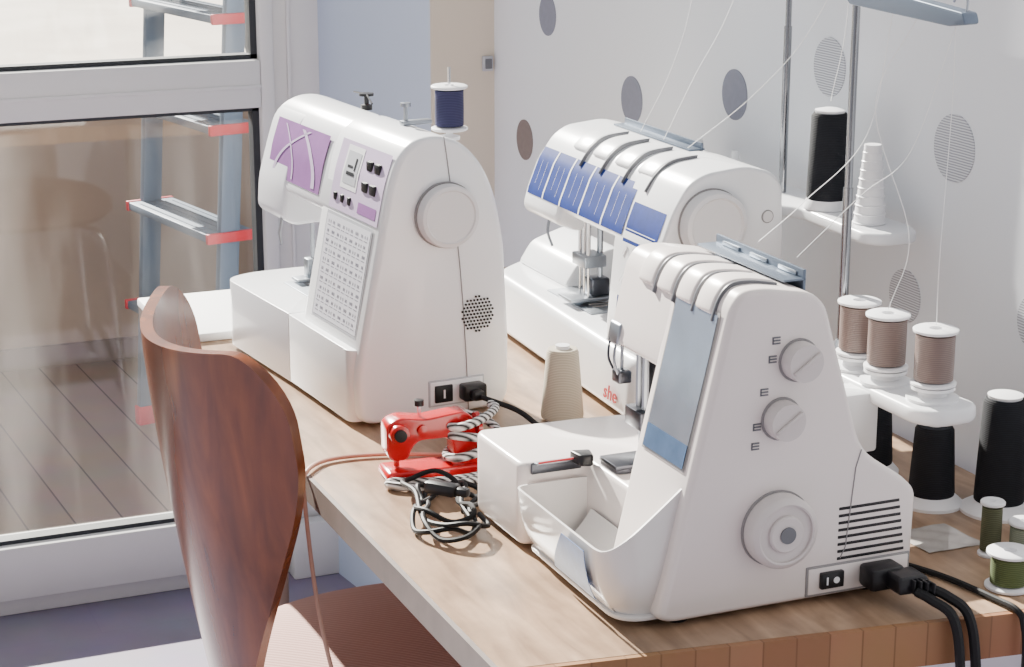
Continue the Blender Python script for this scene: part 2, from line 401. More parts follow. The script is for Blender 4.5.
g.lathe([(.0355,0),(.0355,.012),(.034,.015),(.030,.016),(.0285,.0145),(.0,.0145)],(.112,-.003,.236),(0,-1,0),48,0)
g.obj('hand_wheel',A1)
g=Geo('dark')
for i in range(-5,6):
    for j in range(-5,6):
        x=i*.0042+(j%2)*.0021; z=j*.0040
        if x*x+z*z<.0205**2: g.lathe([(.0014,0),(.0014,.0012)],(.152+x,-.0003,.118+z),(0,-1,0),8)
o=g.obj('speaker_grille',A1); o['kind']='stuff'
g=Geo('lgrey','white','dark'); g.box(.090,.160,-.0012,.002,.015,.046,.001,0); g.box(.092,.158,-.002,.0,.017,.044,.001,1); g.obj('socket_panel',A1)
g=Geo('dark','decalw'); g.box(.097,.119,-.0045,-.001,.020,.040,.001); g.box(.107,.109,-.0052,-.004,.025,.035,mi=1); g.obj('power_switch',A1)
g=Geo('dark'); g.box(.127,.155,-.02,-.001,.021,.040,.003); g.box(.132,.147,-.032,-.018,.024,.036,.004); g.obj('power_plug',A1)
g=Geo('seam'); g.tube(catmull([(.112,-.0004,.323),(.118,-.0006,.28),(.130,-.0006,.18),(.137,-.0006,.08),(.14,-.0006,.005)],8),.0006,6); g.obj('seam',A1)
def strip1(g,y0,y1,z0,z1,mi,d=.001,sk=0):
    def f(u,v):
        z=z0+(z1-z0)*v; y=y0+(y1-y0)*u+sk*v
        return Vector((lerp(front1,z)-d,y,z))
    g.grid(f,2,8,0,mi)
g=Geo('lgrey','chart','ink')
strip1(g,.020,.150,.100,.222,0,.0012); strip1(g,.023,.147,.103,.219,1,.0015)
for r in range(10):
    for c in range(9):
        y=.028+c*.0131; z=.108+r*.0109
        strip1(g,y,y+.010,z,z+.0006,2,.0017)
        for k in range(3):
            if (r*7+c*3+k)%4: strip1(g,y+.001+k*.003,y+.0024+k*.003,z+.003,z+.0065,2,.0017)
o=g.obj('stitch_chart',A1,'grey and white printed stitch chart')
g=Geo('violetl','violet','lgrey','dark','decalw')
strip1(g,.012,.150,.226,.304,0,.0012)
strip1(g,.082,.128,.252,.300,4,.0016); strip1(g,.087,.123,.258,.294,2,.0020)
strip1(g,.094,.116,.268,.272,3,.0024); strip1(g,.094,.098,.274,.288,3,.0024); strip1(g,.102,.116,.276,.279,3,.0024)
strip1(g,.020,.070,.232,.244,1,.0016)
for y,z in ((.03,.285),(.03,.262),(.052,.285),(.052,.262)):
    g.box(lerp(front1,z)-.004,lerp(front1,z)+.002,y,y+.015,z-.006,z+.006,.002,3)
for y in (.095,.115,.135): g.box(lerp(front1,.24)-.0035,lerp(front1,.24)+.002,y-.004,y+.004,.235,.245,.002,3)
g.obj('control_panel',A1,'pale violet control panel with small screen')
g=Geo('violet','decalw','violetl')
strip1(g,.185,.352,.232,.300,0,.0016)
for s0,s1,w in ((.20,.06,.010),(.27,.05,.004),(.33,-.09,.007)):
    def f(u,v,s0=s0,s1=s1,w=w):
        z=.236+.06*v; y=s0+s1*v*v+w*u
        return Vector((lerp(front1,z)-.0022,y,z))
    g.grid(f,1,10,0,2)
g.obj('head_decal',A1,'violet decorative decal with pale swirls')
g=Geo('steel','chrome','grey')
g.tube([(.085,.33,.18),(.085,.33,.115)],.003); g.tube([(.085,.325,.122),(.085,.325,.094)],.0009)
g.tube([(.10,.33,.18),(.10,.33,.11)],.003); g.box(.06,.10,.318,.342,.094,.098,.001); g.box(.075,.105,.322,.338,.097,.122,.002)
g.obj('needle_assembly',A1,'steel needle bar and presser foot')
g=Geo('steel'); g.tube([(.035,.30,.19),(.030,.30,.165),(.032,.30,.15)],.002); g.obj('needle_threader',A1)
PX,PY=.163,.092
g=Geo('white','chrome')
g.tube([(PX,PY,.29),(PX,PY,.385)],.0018,8,1)
g.lathe([(.012,0),(.012,.004),(.004,.006),(.004,.010)],(PX,PY,.302),(0,0,1),24,0)
g.obj('spool_pin',A1,'chrome spool pin')
g=Geo('steel')
g.tube([(.105,.085,.32),(.105,.085,.345)],.0025,8); g.box(.099,.135,.078,.09,.324,.329,.001); g.lathe([(.006,0),(.006,.004),(0,.005)],(.105,.085,.345),(0,0,1),16)
g.obj('thread_guide',A1,'chrome thread guide')
g=Geo('dark','chrome')
g.lathe([(.007,0),(.007,.006),(.003,.007),(.003,.016),(.009,.017),(.009,.020),(0,.021)],(.13,.255,.316),(0,0,1),20)
g.tube([(.105,.18,.335),(.13,.255,.335),(.135,.305,.331)],.0012,6)
g.obj('bobbin_winder',A1,'black bobbin winder')

# generic spools -------------------------------------------------------------
def spool(loc,label,tm,r=.018,h=.055,fr=None,group=None,kind='thread_spool',hole=True):
    fr=fr or r+.003
    t=Thing(kind,loc,label,'thread spool',local=True,group=group)
    g=Geo('decalw','grey'); e=.004
    g.lathe([(0,0),(fr*.92,0),(fr,.001),(fr,e-.001),(fr*.9,e),(r*.55,e+.001),(r*.55,h-e-.001),(fr*.9,h-e),(fr,h-e+.001),(fr,h-.001),(fr*.92,h),(r*.35,h),(r*.33,h-.003),(0,h-.003)],(0,0,0),(0,0,1),36)
    g.obj('spool_core',t)
    g=Geo(tm); g.lathe([(r*.5,e+.0012),(r,e+.0018),(r*1.01,h*.5),(r,h-e-.0018),(r*.5,h-e-.0012)],(0,0,0),(0,0,1),36); g.obj('thread',t)
    return t
def cone(loc,label,tm,r0=.026,r1=.018,h=.085,base=True,br=None,group=None,topw=False):
    t=Thing('thread_cone',loc,label,'thread cone',local=True,group=group)
    g=Geo('decalw'); br=br or r0+.008
    if base: g.lathe([(0,0),(br,0),(br,.003),(r0*.95,.012),(r1*.4,.014),(r1*.4,h+.001),(0,h+.001)],(0,0,0),(0,0,1),36)
    else: g.lathe([(0,0),(r0*.8,0),(r0*.8,.002),(r1*.45,.004),(r1*.45,h+.004),(0,h+.004)],(0,0,0),(0,0,1),36)
    if topw: g.lathe([(r1*.8,h-.001),(r1*.85,h+.003),(r1*.4,h+.005),(0,h+.005)],(0,0,0),(0,0,1),36)
    g.obj('cone_core',t)
    z0=.0085 if base else .001
    g=Geo(tm); g.lathe([(r0*.8,z0),(r0*.98,z0+.002),(r0,z0+.006),(r1*1.02,h-.004),(r1*.9,h),(r1*.5,h)],(0,0,0),(0,0,1),36); g.obj('thread',t)
    return t

R=Matrix.Rotation(math.radians(4.5),3,'Z'); p=R@Vector((PX,PY,.3125))+Vector((.66,2.02,.75))
spool(tuple(p),'white spool of navy thread on the spool pin','t_navy',r=.0165,h=.052,fr=.021)

# ================================================================= MACHINE 2 (coverstitch)
A2=Thing('coverstitch_machine',(1.03,2.05,.75),'white coverstitch machine with blue patterned front panels','sewing machine')
front2=[(.950,.75),(.958,.85),(.968,.96),(.984,1.0),(1.002,1.026)]
prof2=[(.952,.757),(.962,.752),(1.118,.752),(1.126,.765),(1.124,.82),(1.120,.955),(1.117,1.018),(1.104,1.034),(1.07,1.043),(1.02,1.038),(1.0,1.027),(.983,1.0),(.966,.955),(.957,.85)]
g=Geo('white3','seam')
g.prism(rp(prof2,.012,4),'y',1.885,2.0,.010,seg=4)
arm2=[(.968,.953),(.984,1.0),(1.001,1.025),(1.02,1.037),(1.07,1.042),(1.103,1.033),(1.116,1.017),(1.118,.96),(1.112,.945),(.98,.943)]
g.prism(rp(arm2,.010,3),'y',1.96,2.255,.018,seg=5)
g.prism(rp([(.962,.935),(.968,.96),(.984,1.0),(1.0,1.02),(1.06,1.03),(1.08,.99),(1.07,.93),(.99,.922)],.01,3),'y',2.15,2.262,.012,seg=4)
g.obj('body',A2)
g=Geo('white3','seam','steel')
g.prism(rp([(.945,1.895),(1.11,1.895),(1.115,2.30),(1.09,2.40),(1.03,2.415),(.965,2.36)],.03,6),'z',.754,.832,.012,seg=4)
g.box(.985,1.06,2.10,2.23,.8315,.834,.001,2)
for k in range(7): g.box(1.0,1.045,2.125+k*.012,2.129+k*.012,.834,.8348,mi=1)
g.obj('bed',A2)
g=Geo('white3'); g.prism(rp([(1.01,.831),(1.105,.831),(1.105,.868),(1.08,.878),(1.03,.862)],.01,4),'y',2.235,2.385,.010); g.obj('rear_cover',A2,'rounded white cover behind the bed')
g=Geo('knobw1','seam'); 
g.lathe([(.040,0),(.040,.003)],(1.027,1.886,.982),(0,-1,0),48,1)
g.lathe([(.0385,0),(.0385,.012),(.0365,.016),(.032,.018),(.030,.015),(0,.015)],(1.027,1.884,.982),(0,-1,0),48,0); g.obj('hand_wheel',A2)
g=Geo('seam','knobw1')
g.lathe([(.0075,0),(.0075,.0012)],(1.098,1.8855,.985),(0,-1,0),24,0); g.lathe([(.0062,0),(.0062,.002)],(1.098,1.8855,.985),(0,-1,0),24,1); g.obj('screw_cap',A2)
def strip2(g,y0,y1,z0,z1,mi,d=.001,tab=front2,nu=2):
    def f(u,v):
        z=z0+(z1-z0)*v; return Vector((lerp(tab,z)-d,y0+(y1-y0)*u,z))
    g.grid(f,nu,8,0,mi)
g=Geo('blue','decalw','bluesteel')
strip2(g,1.982,2.250,.956,1.012,0,.0012); strip2(g,1.898,1.977,.855,1.010,0,.0012)
for y in (2.036,2.097,2.152,2.202): strip2(g,y,y+.0035,.956,1.012,1,.0016)
for a_,b_ in ((2.206,2.250),(2.156,2.202),(2.101,2.152),(2.040,2.097),(1.985,2.036)):
    for k in range(2):
        y=a_+(b_-a_)*(.3+.35*k); strip2(g,y,y+.0004,.964+.006*(k%2),.998,1,.0018)
strip2(g,1.902,1.974,.965,.9657,1,.0018)
for zc in (.905,.875,.935):
    pz=[Vector((lerp(front2,zc+(.012 if k%2 else 0))-.0022,1.905+k*.0085,zc+(.012 if k%2 else 0))) for k in range(9)]
    g.tube(pz,.0005,5,1)
g.obj('front_decal',A2,'blue printed threading diagram band with zigzag stitches')
def lobe(g,y,w,pts,off,mi,cx,cz):
    outer=[(x+(x-cx)/math.hypot(x-cx,z-cz)*off,z+(z-cz)/math.hypot(x-cx,z-cz)*off) for x,z in pts]
    inner=[(x-(x-cx)/math.hypot(x-cx,z-cz)*.01,z-(z-cz)/math.hypot(x-cx,z-cz)*.01) for x,z in pts]
    g.prism(outer+inner[::-1],'y',y-w/2,y+w/2,min(.0025,w*.3),mi,seg=3,ang=50)
lp2=catmull([(.968,.968,0),(.984,1.0,0),(1.001,1.025,0),(1.02,1.037,0),(1.05,1.041,0)],5); lp2=[(p.x,p.y) for p in lp2]
for y in (1.985,2.045,2.105,2.16):
    g=Geo('white3'); lobe(g,y,.040,lp2[9:],.0030,0,1.03,.98); g.obj('tension_dial',A2)
    g=Geo('grey'); lobe(g,y-.0225,.0020,lp2[6:],.0034,0,1.03,.98); g.obj('dial_slot',A2,'dark slot beside the tension dial')
g=Geo('steel','chrome','dsteel')
for dy in (0,.012,.024):
    g.tube([(1.0,2.14+dy,.94),(1.0,2.14+dy,.885)],.0028,8,1); g.tube([(1.0,2.14+dy,.885),(1.0,2.14+dy,.842)],.001,6,1)
g.box(.992,1.022,2.134,2.172,.880,.895,.002,0); g.tube([(1.02,2.15,.94),(1.02,2.15,.842)],.004,8,0)
g.box(.975,1.03,2.135,2.175,.838,.843,.0015,0); g.box(1.005,1.03,2.14,2.165,.842,.865,.003,2)
g.obj('needle_assembly',A2,'steel needles and presser foot')
g=Geo('steel'); g.tube(catmull([(.975,2.19,.95),(.968,2.19,.92),(.972,2.185,.90)],5),.0018,6); g.obj('take_up_wire',A2)
g=Geo('bluesteel','steel')
g.box(1.075,1.078,2.0,2.20,1.036,1.050,.001,0); g.box(1.06,1.08,2.0,2.20,1.0415,1.0435,.0005,0)
g.obj('thread_guide_plate',A2,'blue grey metal thread guide plate')
g=Geo('white3','lgrey')
g.prism(rp([(1.115,1.95),(1.15,1.90),(1.142,1.76),(1.16,1.742),(1.20,1.745),(1.212,1.77),(1.205,2.24),(1.17,2.25),(1.15,2.22),(1.14,2.05),(1.115,2.03)],.012,4),'z',.974,.988,.004)
g.box(1.105,1.15,1.96,2.02,.93,.978,.004)
st2=g.obj('thread_stand',A2,'white plastic thread stand')
for y in (2.10,2.19):
    g=Geo('white3'); g.lathe([(.026,0),(.026,.003),(.008,.006),(.004,.03),(0,.03)],(1.175,y,.988),(0,0,1),28); g.obj('spool_holder',A2,parent=st2)
g=Geo('pole'); g.tube([(1.175,1.985,.98),(1.175,1.985,1.18)],.0045,12); g.tube([(1.175,1.985,1.18),(1.175,1.985,1.36)],.0035,12)
g.box(1.165,1.185,1.75,2.22,1.355,1.36,.001); g.obj('guide_pole',A2,'dark chrome telescopic thread guide pole',parent=st2)
cone((1.175,1.888,.9885),'black thread cone on white thread stand','t_black',r0=.023,r1=.020,h=.107,base=True,br=.026,topw=True)
t=Thing('spool_cap_stack',(1.175,1.80,.9885),'stack of white plastic cone caps on thread stand','spool caps',local=True)
for k in range(9):
    g=Geo('decalw','lgrey'); z=.0095*k; q=1-.055*k
    g.lathe([(.0,z+.001),(.0182*q,z),(.0185*q,z+.0010),(.0172*q,z+.0018),(.0163*q,z+.0093),(.0,z+.0094)],(0,0,0),(0,0,1),28); g.obj('cone_cap',t)
# red script word
cu=bpy.data.curves.new('txt','FONT'); cu.body='she'; cu.size=.024; cu.extrude=.0004; cu.shear=.2; cu.space_character=1.05; cu.offset=.0003
to=bpy.data.objects.new('txt',cu); COL.objects.link(to); bpy.context.view_layer.update()
me=bpy.data.meshes.new_from_object(to.evaluated_get(bpy.context.evaluated_depsgraph_get())); bpy.data.objects.remove(to)
me.materials.clear(); me.materials.append(M['redtxt'])
o=bpy.data.objects.new('brand_print',me); COL.objects.link(o); o.parent=A2['o']; o.rotation_euler=(pi/2,0,-pi/2); o.location=Vector((.9445,1.978,.770))-A2['off']; o['label']='red script lettering'

# ================================================================= MACHINE 3 (near overlocker)
A3=Thing('overlock_machine',(.83,1.56,.75),'cream white overlock machine with open waste tray','sewing machine')
front3=[(.722,.758),(.750,.878),(.775,.984),(.785,1.03),(.80,1.04)]
prof3=[(.722,.760),(.735,.755),(.962,.755),(.975,.765),(.977,.842),(.964,.855),(.918,.886),(.893,.968),(.876,1.022),(.862,1.033),(.815,1.041),(.795,1.040),(.785,1.028),(.775,.984),(.750,.878)]
g=Geo('white2','seam')
g.prism(rp(prof3,[.01,.008,.008,.012,.02,.02,.02,.03,.012,.012,.02,.01,.01,.03,.03],4),'y',1.40,1.505,.009,seg=4)
arm3=[(.768,.950),(.775,.984),(.785,1.027),(.795,1.039),(.815,1.040),(.861,1.032),(.875,1.021),(.892,.968),(.898,.95)]
g.prism(rp(arm3,.008,3),'y',1.45,1.598,.016,seg=5)
g.prism(rp([(.752,1.50),(.905,1.50),(.905,1.62),(.86,1.72),(.80,1.727),(.692,1.730),(.686,1.72),(.688,1.615),(.752,1.613)],.012,4),'z',.755,.836,.007,seg=3)
g.prism(rp([(.80,.755),(.972,.755),(.974,.842),(.93,.86),(.80,.86)],.01,3),'y',1.49,1.60,.008)
g.prism(rp([(.84,.83),(.90,.83),(.898,.96),(.85,.96)],.006,3),'y',1.50,1.56,.006)
g.obj('body',A3)
for x,y in ((.75,1.42),(.94,1.42),(.72,1.69),(.86,1.60)):
    g=Geo('darkrub'); g.lathe([(.010,0),(.010,.0075)],(x,y,.750),(0,0,1),18); g.obj('foot',A3)
# tray: loft of a rounded U outline
op=[Vector((.752,1.411)),Vector((.684,1.411)),Vector((.684,1.608)),Vector((.752,1.608))]
def fil(a,p,b,r,n=8):
    s=p+(a-p).normalized()*r; e=p+(b-p).normalized()*r
    return [s*(1-t)**2+p*2*t*(1-t)+e*t*t for t in [i/n for i in range(n+1)]]
path=[op[0].lerp(op[1],t) for t in (0,.2,.4,.5)]+fil(op[0],op[1],op[2],.030,10)+[op[1].lerp(op[2],t) for t in (.25,.4,.55,.7,.85)]+fil(op[1],op[2],op[3],.012,5)+[op[2].lerp(op[3],t) for t in (.4,.7,1)]
def trf(u,v):
    i=min(len(path)-1,int(round(u*(len(path)-1)))); q=path[i]
    near=max(0,min(1,(1.47-q.y)/.04)); k=max(0,min(1,(q.x-.686)/.066)); k=k**1.1
    rim=.819+.055*k*near
    ins=.013*(1-v)**3-.006*v
    dx=(ins if q.x<.745 else 0); dy=0
    if q.y<1.43: dy=ins*.5
    return Vector((q.x+dx*(1 if q.x<.70 else (.752-q.x)/.052),q.y+max(0,dy),.757+(rim-.757)*v))
g=Geo('tray','blueclear','decalw')
g.grid(trf,len(path)-1,8,.0022,0)
g.prism([(p_.x+.008,p_.y) for p_ in path],'z',.7565,.760,.0005,0)
def ch(u,v): return Vector((.712+.038*u,1.500+.09*v,.762+.030*u*u))
g.grid(ch,8,2,.002,0)
def bt(u,v):
    z=.768+.046*v; y=1.446+.085*u*(1-.45*v); vv=(z-.757)/.062
    return Vector((.684+.013*(1-vv)**3-.006*vv-.0042,y,z))
g.grid(bt,6,6,.0006,1)
g.obj('waste_tray',A3,'open white plastic waste tray with blue tinted corner')
g=Geo('seam','panel','panelblue')
strip2(g,1.413,1.492,.884,1.020,0,.0010,front3); strip2(g,1.4155,1.4895,.8865,1.0175,1,.0016,front3)
strip2(g,1.4155,1.4895,.8868,.907,2,.0020,front3)
g.obj('front_panel',A3,'mirror-like blue grey threading panel')
lp3=catmull([(.772,.975,0),(.779,1.005,0),(.786,1.028,0),(.797,1.0395,0),(.815,1.0405,0),(.84,1.036,0)],5); lp3=[(p.x,p.y) for p in lp3]
for y in (1.440,1.476,1.512,1.548):
    g=Geo('white2'); lobe(g,y,.028,lp3[7:],.0038,0,.83,.98); g.obj('tension_dial',A3)
    g=Geo('grey'); lobe(g,y-.0165,.003,lp3[6:],.0028,0,.83,.98); g.obj('dial_slot',A3,'dark slot beside the tension dial')
g=Geo('bluesteel','steel')
g.box(.867,.870,1.425,1.580,1.020,1.047,.0008,0); g.box(.848,.870,1.425,1.580,1.0375,1.0395,.0005,0)
for k in range(3): g.box(.8655,.8672,1.435+k*.05,1.465+k*.05,1.040,1.0435,.0003,1)
g.obj('thread_guide_plate',A3,'blue grey metal thread guide plate')
for n,(x,z,r,d) in enumerate(((.850,.976,.0170,.014),(.835,.926,.0170,.014))):
    g=Geo('knobw','seam'); g.lathe([(r+.002,0),(r+.002,.002)],(x,1.4005,z),(0,-1,0),36,1)
    g.lathe([(r,.0),(r,d*.6),(r*.95,d),(0,d)],(x,1.399,z),(0,-1,0),40,0)
    g.box(-r*.85,r*.85,-.003,0,-.0015,.0015,.0007,0,xf=Matrix.Translation((x,1.399-d,z))@Matrix.Rotation(-.6,4,'Y'))
    g.obj('adjusting_knob',A3)
g=Geo('knobw','seam','grey')
g.lathe([(.034,0),(.034,.003)],(.834,1.4005,.828),(0,-1,0),48,1)
g.lathe([(.0325,0),(.0325,.014),(.031,.017),(.027,.019),(.0255,.0185),(.0255,.016),(0,.016)],(.834,1.399,.828),(0,-1,0),48,0)
g.lathe([(.0165,0),(.0165,.003),(.015,.0045),(0,.0045)],(.834,1.3835,.828),(0,-1,0),40,0)
g.lathe([(.0075,0),(.0075,.0012)],(.834,1.3788,.828),(0,-1,0),28,2)
g.obj('hand_wheel',A3)
for k in range(8):
    g=Geo('dark'); z=.788+k*.0066; g.box(.897,.966-.001*k,1.3995,1.402,z,z+.0030,.0007); g.obj('vent_slot',A3,'dark horizontal vent slot')
for (x,z) in ((.825,.992),(.822,.976),(.815,.948),(.809,.918),(.808,.901)):
    g=Geo('grey')
    for k in range(3): g.box(x,x+.007,1.3993,1.4005,z+k*.0026,z+.0012+k*.0026)
    g.box(x-.0006,x+.0006,1.3993,1.4005,z,z+.0064)
    g.obj('knob_marking',A3,'small grey printed mark')
g=Geo('seam','white2'); g.box(.866,.972,1.3988,1.401,.758,.786,.001,0); g.box(.868,.970,1.398,1.4005,.760,.784,.001,1); g.obj('socket_panel',A3)
g=Geo('dark','decalw'); g.box(.879,.902,1.394,1.399,.765,.780,.001); g.box(.884,.8855,1.3934,1.3942,.769,.776,mi=1); g.lathe([(.003,0),(.003,.0006)],(.894,1.3940,.7725),(0,-1,0),14,1); g.obj('power_switch',A3)
g=Geo('dark')
g.box(.918,.952,1.374,1.398,.763,.784,.004); g.prism(rp([(.932,.766),(.960,.765),(.965,.774),(.960,.782),(.932,.782)],.003,2),'y',1.354,1.378,.004)
for k in range(4): g.box(.944+k*.004,.9465+k*.004,1.349-k*.004,1.362-k*.004,.767,.780,.001)
g.obj('power_plug',A3,'black power plug')
g=Geo('seam'); g.tube([(.917,1.3996,.888),(.912,1.3996,.872),(.905,1.3996,.80),(.90,1.3996,.79)],.0005,6); g.obj('seam',A3)
# mechanism
g=Geo('chrome','steel','dsteel')
g.tube([(.79,1.565,.955),(.79,1.565,.885)],.0032,8,1); g.tube([(.79,1.578,.955),(.79,1.578,.885)],.0032,8,1)
g.box(.780,.814,1.554,1.588,.874,.892,.002,2)
g.tube([(.79,1.565,.878),(.79,1.565,.842)],.0012,6,1); g.tube([(.79,1.575,.878),(.79,1.575,.842)],.0012,6,1)
g.tube([(.81,1.57,.955),(.81,1.57,.85)],.004,8,2); g.box(.755,.815,1.552,1.588,.8405,.845,.001,2)
g.box(.793,.82,1.554,1.586,.844,.872,.003,2)
g.box(.800,.825,1.585,1.594,.875,.955,.002,2)
g.obj('needle_assembly',A3,'dark steel needles and presser foot')
g=Geo('dsteel','steel')
g.tube(catmull([(.772,1.592,.965),(.768,1.594,.955),(.766,1.594,.938),(.770,1.592,.926)],5),.0013,6,0)
g.tube(catmull([(.775,1.586,.965),(.770,1.586,.952),(.768,1.586,.936),(.772,1.586,.922)],5),.0013,6,1)
g.prism(rp([(.766,.950),(.782,.955),(.784,.968),(.770,.972)],.003,2),'y',1.578,1.5995,.002,1)
g.box(.772,.786,1.584,1.600,.912,.924,.002,0); g.tube([(.779,1.592,.955),(.779,1.592,.915)],.0016,6,1)
g.obj('take_up_lever',A3,'steel take-up lever')
g=Geo('steel','dark','redcap','dsteel')
g.box(.700,.745,1.606,1.6125,.8362,.8380,.0006,0); g.box(.697,.752,1.6110,1.6145,.826,.8370,.001,3)
g.prism(rp([(.736,1.588),(.748,1.584),(.753,1.604),(.733,1.608)],.003,2),'z',.836,.847,.002,1)
g.tube([(.700,1.602,.840),(.737,1.600,.841)],.0010,6,2)
g.obj('looper_guard',A3,'dark steel looper guard')
g=Geo('dsteel'); g.prism(rp([(.757,1.555),(.772,1.552),(.776,1.588),(.756,1.590)],.003,2),'z',.836,.8415,.001); g.obj('looper',A3,'dark steel looper')
# stand of machine 3
ZP=.885
g=Geo('white3','lgrey')
g.prism(rp([(1.030,1.490),(1.045,1.470),(1.085,1.470),(1.098,1.485),(1.092,1.55),(1.085,1.60),(1.09,1.76),(1.06,1.78),(1.03,1.76),(1.028,1.60)],.012,4),'z',ZP-.016,ZP,.005)
g.box(.95,1.04,1.56,1.60,.82,ZP-.004,.004)
st=g.obj('thread_stand',A3,'white plastic thread stand')
SP=((1.064,1.509),(1.054,1.574),(1.056,1.628))
for x,y in SP:
    g=Geo('white3'); g.lathe([(.025,0),(.025,.003),(.014,.005),(.012,.009),(.021,.011),(.021,.014),(0,.014)],(x,y,ZP),(0,0,1),32); g.obj('spool_holder',A3,parent=st)
g=Geo('pole','chrome')
g.tube([(1.06,1.664,ZP-.01),(1.06,1.664,1.06)],.0050,14,0); g.tube([(1.06,1.664,1.06),(1.06,1.664,1.27)],.004,14,0)
g.lathe([(.009,0),(.009,.014),(.006,.02)],(1.06,1.664,ZP),(0,0,1),20,1)
g.obj('guide_pole',A3,'dark chrome telescopic thread guide pole',parent=st)
g=Geo('bluesteel','steel')
g.prism(rp([(1.665,1.240),(1.678,1.252),(1.668,1.262),(1.48,1.250),(1.476,1.240),(1.50,1.236)],.003,2),'x',1.052,1.068,.001)
g.obj('thread_guide_bar',A3,'dark grey metal thread guide bar',parent=st)
g=Geo('steel'); g.tube(catmull([(1.06,1.485,1.247),(1.06,1.485,1.262),(1.06,1.497,1.268),(1.06,1.505,1.257)],5),.0013,6); g.obj('guide_hook',A3,parent=st)
for (x,y) in SP: spool((x,y,ZP+.0145),'taupe thread spool on white thread stand','t_taupe',r=.0185,h=.055,fr=.0215,group='taupe spools on the thread stand')

# ================================================================= small things on the table
cone((1.118,1.578,.75),'black thread cone with white base on table','t_black',r0=.023,r1=.019,h=.082,br=.032)
cone((1.115,1.685,.75),'black thread cone behind the overlock machine','t_black',r0=.023,r1=.019,h=.082,br=.030)
cone((1.168,1.535,.75),'tall black thread cone with white base','t_black',r0=.0248,r1=.0205,h=.117,br=.038,topw=True)
cone((.892,1.975,.75),'cream thread cone standing on table','t_cream',r0=.0245,r1=.018,h=.083,base=False)
spool((1.088,1.438,.75),'small olive thread spool on table','t_olive',r=.0095,h=.054,fr=.0115)
spool((1.056,1.366,.75),'green thread spool on table edge','t_green',r=.0165,h=.036,fr=.021)
spool((1.114,1.422,.75),'sage green thread spool on table','t_lgreen',r=.0135,h=.036,fr=.016)
g=Geo('plasticbag','paper')
def bag(u,v): return Vector((1.038+.062*u-.004*v,1.462+.060*v,.7506+.0006*(1+math.sin(u*9+v*4)*math.cos(v*7+u*3))))
g.grid(bag,18,14,.0005,0); top(recenter(g.obj('plastic_bag')),'small flat clear plastic packet lying on table','packet')

# red miniature sewing machine
rt=Thing('miniature_sewing_machine',(.688,1.855,.75),'red glossy miniature sewing machine ornament','ornament',rz=math.radians(-4),local=True)
g=Geo('red')
g.prism(rp([(-.052,0),(.052,0),(.052,.012),(-.052,.012)],.004,2),'y',-.02,.02,.003)
g.prism(rp([(-.05,.03),(-.045,.022),(-.028,.022),(-.024,.034),(-.016,.042),(.018,.042),(.022,.03),(.018,.010),(.05,.010),(.047,.035),(.044,.060),(.034,.069),(-.01,.064),(-.036,.068),(-.05,.062)],.006,4),'y',-.013,.013,.006,seg=4)
g.lathe([(.010,0),(.011,.004),(.010,.008),(0,.009)],(-.038,-.012,.052),(0,-1,0),24)
g.lathe([(.006,0),(.006,.004),(0,.005)],(-.012,-.012,.053),(0,-1,0),20)
g.tube([(-.037,0,.03),(-.037,0,.013)],.003)
g.obj('body',rt)
g=Geo('red'); g.lathe([(0,0),(.008,0),(.016,.002),(.017,.006),(.008,.009),(0,.009)],(.046,0,.046),(1,0,0),28); g.obj('hand_wheel',rt)
g=Geo('dark'); g.lathe([(.0065,0),(.0065,.003),(0,.0035)],(-.038,-.0205,.052),(0,-1,0),20); g.obj('thread_dial',rt,'black dial on the face plate')
g=Geo('chrome','dark'); g.tube([(-.012,0,.062),(-.012,0,.082)],.0018); g.lathe([(.005,0),(.005,.006),(0,.007)],(-.012,0,.076),(0,0,1),16,1); g.obj('spool_pin',rt)
g=Geo('stripe')
hp=[(.731+.026*math.cos(k*.62+.2*math.sin(k*.4)),1.847+.023*math.sin(k*.62),.764+.0017*k+.004*math.sin(k*.9)) for k in range(32)]
g.tube(catmull(hp,4),.0046,8)
g.tube(catmull([(.752,1.845,.762),(.745,1.825,.757),(.715,1.815,.7555),(.675,1.818,.7555),(.640,1.832,.7555),(.632,1.822,.7555),(.66,1.806,.7555),(.70,1.803,.7555),(.735,1.81,.7555)],8),.0043,8)
top(recenter(g.obj('striped_cord')),'black and white striped cord wound around the red ornament','cord')

# cables
def cable(name,pts,r,mat,label,seg=8,n=8,closed=False):
    g=Geo(mat); g.tube(catmull(pts,n,closed),r,seg); o=recenter(g.obj(name)); top(o,label,'cable'); return o
pts=[]
for i in range(44):
    t=i*.57; a=.037+.008*math.sin(i*1.1); b=.066+.020*math.cos(i*.33+.5)
    cy=1.725-.018*math.sin(i*.16); cx=.650+.008*math.sin(i*.5)
    x=cx+a*math.cos(t)*1.05; y=cy+b*math.sin(t)
    if y<1.740: x=min(x,.673)
    else: x=min(x+.014,.72)
    pts.append((x,y,.7540+.0042*(i%3)+.0004*i*.5))
cable('coiled_cable',pts,.0026,'darkrub','coiled black power cable lying on table',n=5)
g=Geo('dark'); mm=Matrix.Translation((.652,1.722,.776))@Matrix.Rotation(-.9,4,'Z'); g.box(-.020,.016,-.0075,.0075,0,.013,.004,xf=mm); g.box(.014,.028,-.005,.005,.002,.011,.003,xf=mm)
o=top(recenter(g.obj('cable_connector')),'black connector resting on coiled cable','connector')
p0=R@Vector((.14,-.034,.030))+Vector((.66,2.02,.75))
cable('black_cable',[tuple(p0),(.835,1.970,.768),(.85,1.935,.756),(.865,1.89,.7535),(.86,1.82,.7535)],.0032,'darkrub','black cord plugged into the sewing machine')
